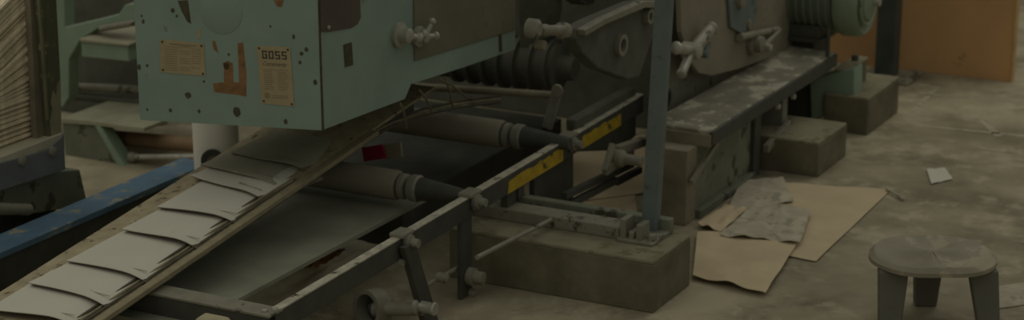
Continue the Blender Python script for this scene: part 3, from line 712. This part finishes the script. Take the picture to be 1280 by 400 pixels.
# ------------------------------------------------------------------ background press unit (left)
bg = thing('press_unit', U(120, 215, 5.9), 'second pale green press unit out of focus behind the stacked papers', 'printing press')
UB = 6.0
MB().prism([U(x, y, UB) for x, y in ((66, -20), (80, -20), (81, 34), (112, 27), (148, 18), (156, 6), (180, 2), (180, 26), (150, 30), (126, 33), (100, 50), (92, 64), (86, 74), (86, 122), (78, 134), (64, 134))], A*.06).build('end_frame', GREEN2, bg, bevel=.004)
MB().prism([U(x, y, UB+.35) for x, y in ((60, -40), (200, -40), (200, 215), (60, 215))], A*.05).build('inner_casting', BLACKER, bg, bevel=.004)
bxx = MB(); q = [U(x, y, UB-.05) for x, y in ((101, 50), (160, 57), (161, 77), (102, 71))]
bxx.prism(q, A*.28); bxx.build('ink_tray', GREEN2, bg, bevel=.004)
bxx = MB(); q = [U(x, y, UB-.06) for x, y in ((99, 48), (161, 55), (161, 58), (100, 52))]; bxx.prism(q, A*.30); bxx.build('tray_lid', mat('pale_lid', (168, 162, 136), .7, var=.1), bg, bevel=.002)
MB().cyl(U(126, 36, UB-.01), U(170, 28, UB-.01), .012).build('tray_roller', GREYIRON, bg, smooth=True)
US = 5.85
bxx = MB(); q = [U(x, y, US) for x, y in ((74, 148), (120, 152), (180, 160), (180, 165), (120, 157), (76, 154))]; bxx.prism(q, A*.30); bxx.build('shelf', mat('pale_shelf', (160, 158, 130), .8, var=.15, scale=14), bg, bevel=.002)
MB().prism([U(x, y, US+.01) for x, y in ((78, 153), (120, 157), (152, 212), (132, 212), (82, 198))], A*.05).build('shelf_bracket', DKGREEN, bg, bevel=.003)
MB().prism([U(x, y, US) for x, y in ((118, 157), (125, 157), (158, 211), (150, 213))], A*.06).build('bracket_rib', GREEN2, bg, bevel=.003)
MB().cyl(U(142, 172, US+.12), U(250, 182, US+.12), .028).build('roller', mat('brown_roller', (128, 104, 76), .6), bg, smooth=True)
MB().cyl(U(166, 196, US+.04), U(250, 203, US+.04)+UP*.02, .011).build('rod', STEEL, bg, smooth=True)
MB().lathe(U(163, 196, US+.04), B, [(0, .02), (.02, .02), (.03, .012)], n=16).build('rod_collar', GREYIRON, bg, smooth=True)
MB().prism([U(x, y, US+.2) for x, y in ((140, 196), (260, 200), (260, 250), (140, 250))], A*.05).build('lower_casting', BLACKER, bg, bevel=.003)
for x0, y0, x1, y1, m in ((88, 108, 180, 112, GREYIRON), (90, 120, 180, 128, BLACKER)):
    MB().cyl(U(x0, y0, UB+.15), U(x1, y1, UB+.15), .016).build('rod', m, bg, smooth=True)

# ------------------------------------------------------------------ floor litter
def wav(amp, s, k):
    return lambda a, b: Vector((0, 0, amp*(.6+noise.noise(Vector((a*s, b*s, k))))))
def sheet(px, name, m, label, cat, z=.006, amp=.004, s=3, n=16, k=0, th=.002):
    return tag(MB().patch([Z(*p, z) for p in px], n, wav(amp, s, k), th).build(name, m, smooth=True), label, cat)
sheet([(978, 229), (1114, 237), (1020, 327), (882, 300)], 'kraft_sheet', KRAFT, 'large flat kraft paper sheet on the floor with its corner pointing right', 'kraft paper', z=.004, amp=.004)
sheet([(872, 292), (1000, 300), (957, 368), (866, 346)], 'kraft_sheet', KRAFT, 'folded piece of brown kraft paper ending in a point nearest the plinth corner', 'kraft paper', z=.012, amp=.012, k=3)
sheet([(926, 228), (978, 222), (992, 252), (905, 272)], 'newsprint_sheet', CRUMPLE, 'flat newsprint sheet tucked beside the footboard leg', 'newspaper', z=.012, amp=.008, k=5)
sheet([(948, 252), (1014, 266), (1000, 306), (900, 296)], 'newsprint_sheet', CRUMPLE, 'crumpled grey newsprint sheet lying on the kraft paper', 'newspaper', z=.018, amp=.016, s=5, k=8)
sheet([(872, 280), (905, 258), (935, 262), (900, 292)], 'kraft_scrap', KRAFT, 'small torn kraft scrap against the footboard skirt', 'kraft paper', z=.015, amp=.012, k=2)
sheet([(1158, 212), (1181, 210), (1191, 224), (1164, 230)], 'paper_scrap', PAPER, 'small white scrap of paper alone on the open floor', 'paper scrap', z=.004, amp=.004, n=6)
tag(MB().tube([Z(1108, 236, .012), Z(1118, 242, .01), Z(1130, 249, .008)], .005).build('paper_strip', CRUMPLE, smooth=True), 'short pale strip by the right corner of the kraft sheet', 'paper scrap')
sheet([(600, 262), (790, 222), (800, 285), (620, 300)], 'kraft_sheet', KRAFT, 'kraft paper on the floor seen beneath the yellow banded rail', 'kraft paper', z=.003, amp=.002, k=9)
sheet([(640, 212), (806, 168), (812, 240), (650, 262)], 'kraft_sheet', KRAFT, 'kraft paper spread under the press behind the plinth', 'kraft paper', z=.006, amp=.002, k=11)
lint = MB().patch([Z(296, 372, .03), Z(436, 300, .03), Z(510, 296, .02), Z(352, 396, .02)], 22, lambda a, b: Vector((0, 0, .035*max(0, noise.noise(Vector((a*5, b*5, 1)))+.3)*math.sin(a*3.1)*math.sin(b*3.1))), .01).build('lint_heap', DUST, smooth=True)
tag(lint, 'pale heap of paper dust on the floor inside the conveyor frame', 'paper dust', kind='stuff')
tag(MB().use(RUST).patch([Z(375, 338, .075), Z(412, 314, .075), Z(432, 316, .07), Z(398, 338, .07)], 10, wav(.02, 5, 4), .004).build('rusty_rag', RUST, smooth=True), 'rust brown rag on the pale dust behind the near rail', 'rag')
sheet([(1215, 362), (1290, 352), (1300, 378), (1232, 388)], 'paper_scrap', CRUMPLE, 'pale flattened scrap on the floor right of the stool', 'paper scrap', z=.003, amp=.002, n=6)

# ------------------------------------------------------------------ stool
st = thing('low_stool', Vector((1.173, 5.78, 0)), 'low grey three legged stool with a dished lobed seat', 'stool')
cx, cy, sz = 1.237, 5.79, .208; R0 = .186
bm = MB(); b = bm.bm; nr, na = 12, 72; rows = []
def seat_z(t, f):
    lobes = math.cos(3*(t+math.pi/2))       # crease towards the front, lobes beside it
    return -.030*math.sin(min(1, f)*math.pi)*(.55-.45*lobes)-.004*math.exp(-((t-1.5*math.pi)/.05)**2)*(f<.93) - .016*max(0, f-.93)/.07
for side in (0, 1):
    grid = []
    for i in range(nr+1):
        f = i/nr; row = []
        for j in range(na):
            t = 2*math.pi*j/na
            rr = R0*f*(1-.085*max(0, math.cos((t+math.pi/2)))**14 - .012*math.cos(3*(t+math.pi/2)))
            zz = sz+seat_z(t, f)-side*(.02 if f < .93 else .012)
            row.append(b.verts.new((cx+rr*math.cos(t), cy+rr*math.sin(t)*.96, zz)))
        grid.append(row)
    for i in range(nr):
        for j in range(na):
            f = [grid[i][j], grid[i][(j+1) % na], grid[i+1][(j+1) % na], grid[i+1][j]]
            bm.face(f if side == 0 else f[::-1])
    rows.append(grid[nr])
for j in range(na): bm.face([rows[0][j], rows[0][(j+1) % na], rows[1][(j+1) % na], rows[1][j]])
bmesh.ops.remove_doubles(b, verts=b.verts, dist=.0001)
bm.build('seat', STOOLM, st, smooth=True)
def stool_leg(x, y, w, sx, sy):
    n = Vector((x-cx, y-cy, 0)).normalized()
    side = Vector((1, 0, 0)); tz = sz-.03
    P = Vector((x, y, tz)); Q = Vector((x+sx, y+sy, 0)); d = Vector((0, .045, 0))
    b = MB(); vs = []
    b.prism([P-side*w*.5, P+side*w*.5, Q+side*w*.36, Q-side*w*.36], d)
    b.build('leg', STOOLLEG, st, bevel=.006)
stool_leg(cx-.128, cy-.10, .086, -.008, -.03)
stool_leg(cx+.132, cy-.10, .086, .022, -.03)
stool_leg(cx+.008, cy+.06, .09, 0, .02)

# ------------------------------------------------------------------ stray straw coloured strips hanging under the housing
for i, (p, q_) in enumerate((((524, 112), (541, 142)), ((556, 96), (566, 134)), ((548, 98), (582, 121)), ((500, 128), (508, 160)))):
    tag(MB().tube([V(*p, -3.1), V((p[0]+q_[0])/2+1, (p[1]+q_[1])/2-2, -3.09), V(*q_, -3.1)], .0035).build('paper_shred', STRAW, smooth=True),
        ['thin tan shred hanging left of the pair below the green housing', 'upright tan shred hanging below the long green sill', 'tan shred slanting down to the right below the green sill', 'tan shred at the stepped lower corner of the green housing'][i], 'paper shred', 'tan shreds hanging under the housing')

# ------------------------------------------------------------------ light
W = bpy.data.worlds.new('World'); S.world = W; W.use_nodes = True
bgn = W.node_tree.nodes['Background']; bgn.inputs[1].default_value = .45
wt = W.node_tree; tcw = wt.nodes.new('ShaderNodeTexCoord'); sxw = wt.nodes.new('ShaderNodeSeparateXYZ'); rpw = wt.nodes.new('ShaderNodeValToRGB')
wt.links.new(tcw.outputs['Generated'], sxw.inputs[0]); wt.links.new(sxw.outputs['Z'], rpw.inputs[0]); wt.links.new(rpw.outputs[0], bgn.inputs[0])
rpw.color_ramp.elements[0].position = 0; rpw.color_ramp.elements[0].color = (.46, .465, .44, 1); rpw.color_ramp.elements[1].position = .8; rpw.color_ramp.elements[1].color = (1.0, 1.0, .94, 1)
def area(loc, rot, sx, sy, e, col=(1, .97, .88)):
    l = bpy.data.lights.new('unseen_overhead_light', 'AREA'); l.shape = 'RECTANGLE'; l.size = sx; l.size_y = sy; l.energy = e; l.color = col
    o = bpy.data.objects.new('unseen_overhead_light', l); COL.objects.link(o); o.location = loc; o.rotation_euler = rot; return o
area((2.6, 9.0, 3.6), (math.radians(-15), 0, 0), 3.5, 1.0, 35)
area((-3.2, 7.4, 3.4), (math.radians(-5), math.radians(-20), 0), 2.5, 1.5, 18)
area((-2.6, 4.2, 3.4), (math.radians(15), math.radians(-20), 0), 2.5, 1.5, 16)  # unseen lamp added to brighten the housing front and the drum
for o in bpy.data.objects:
    if 'w' in o.keys(): del o['w']
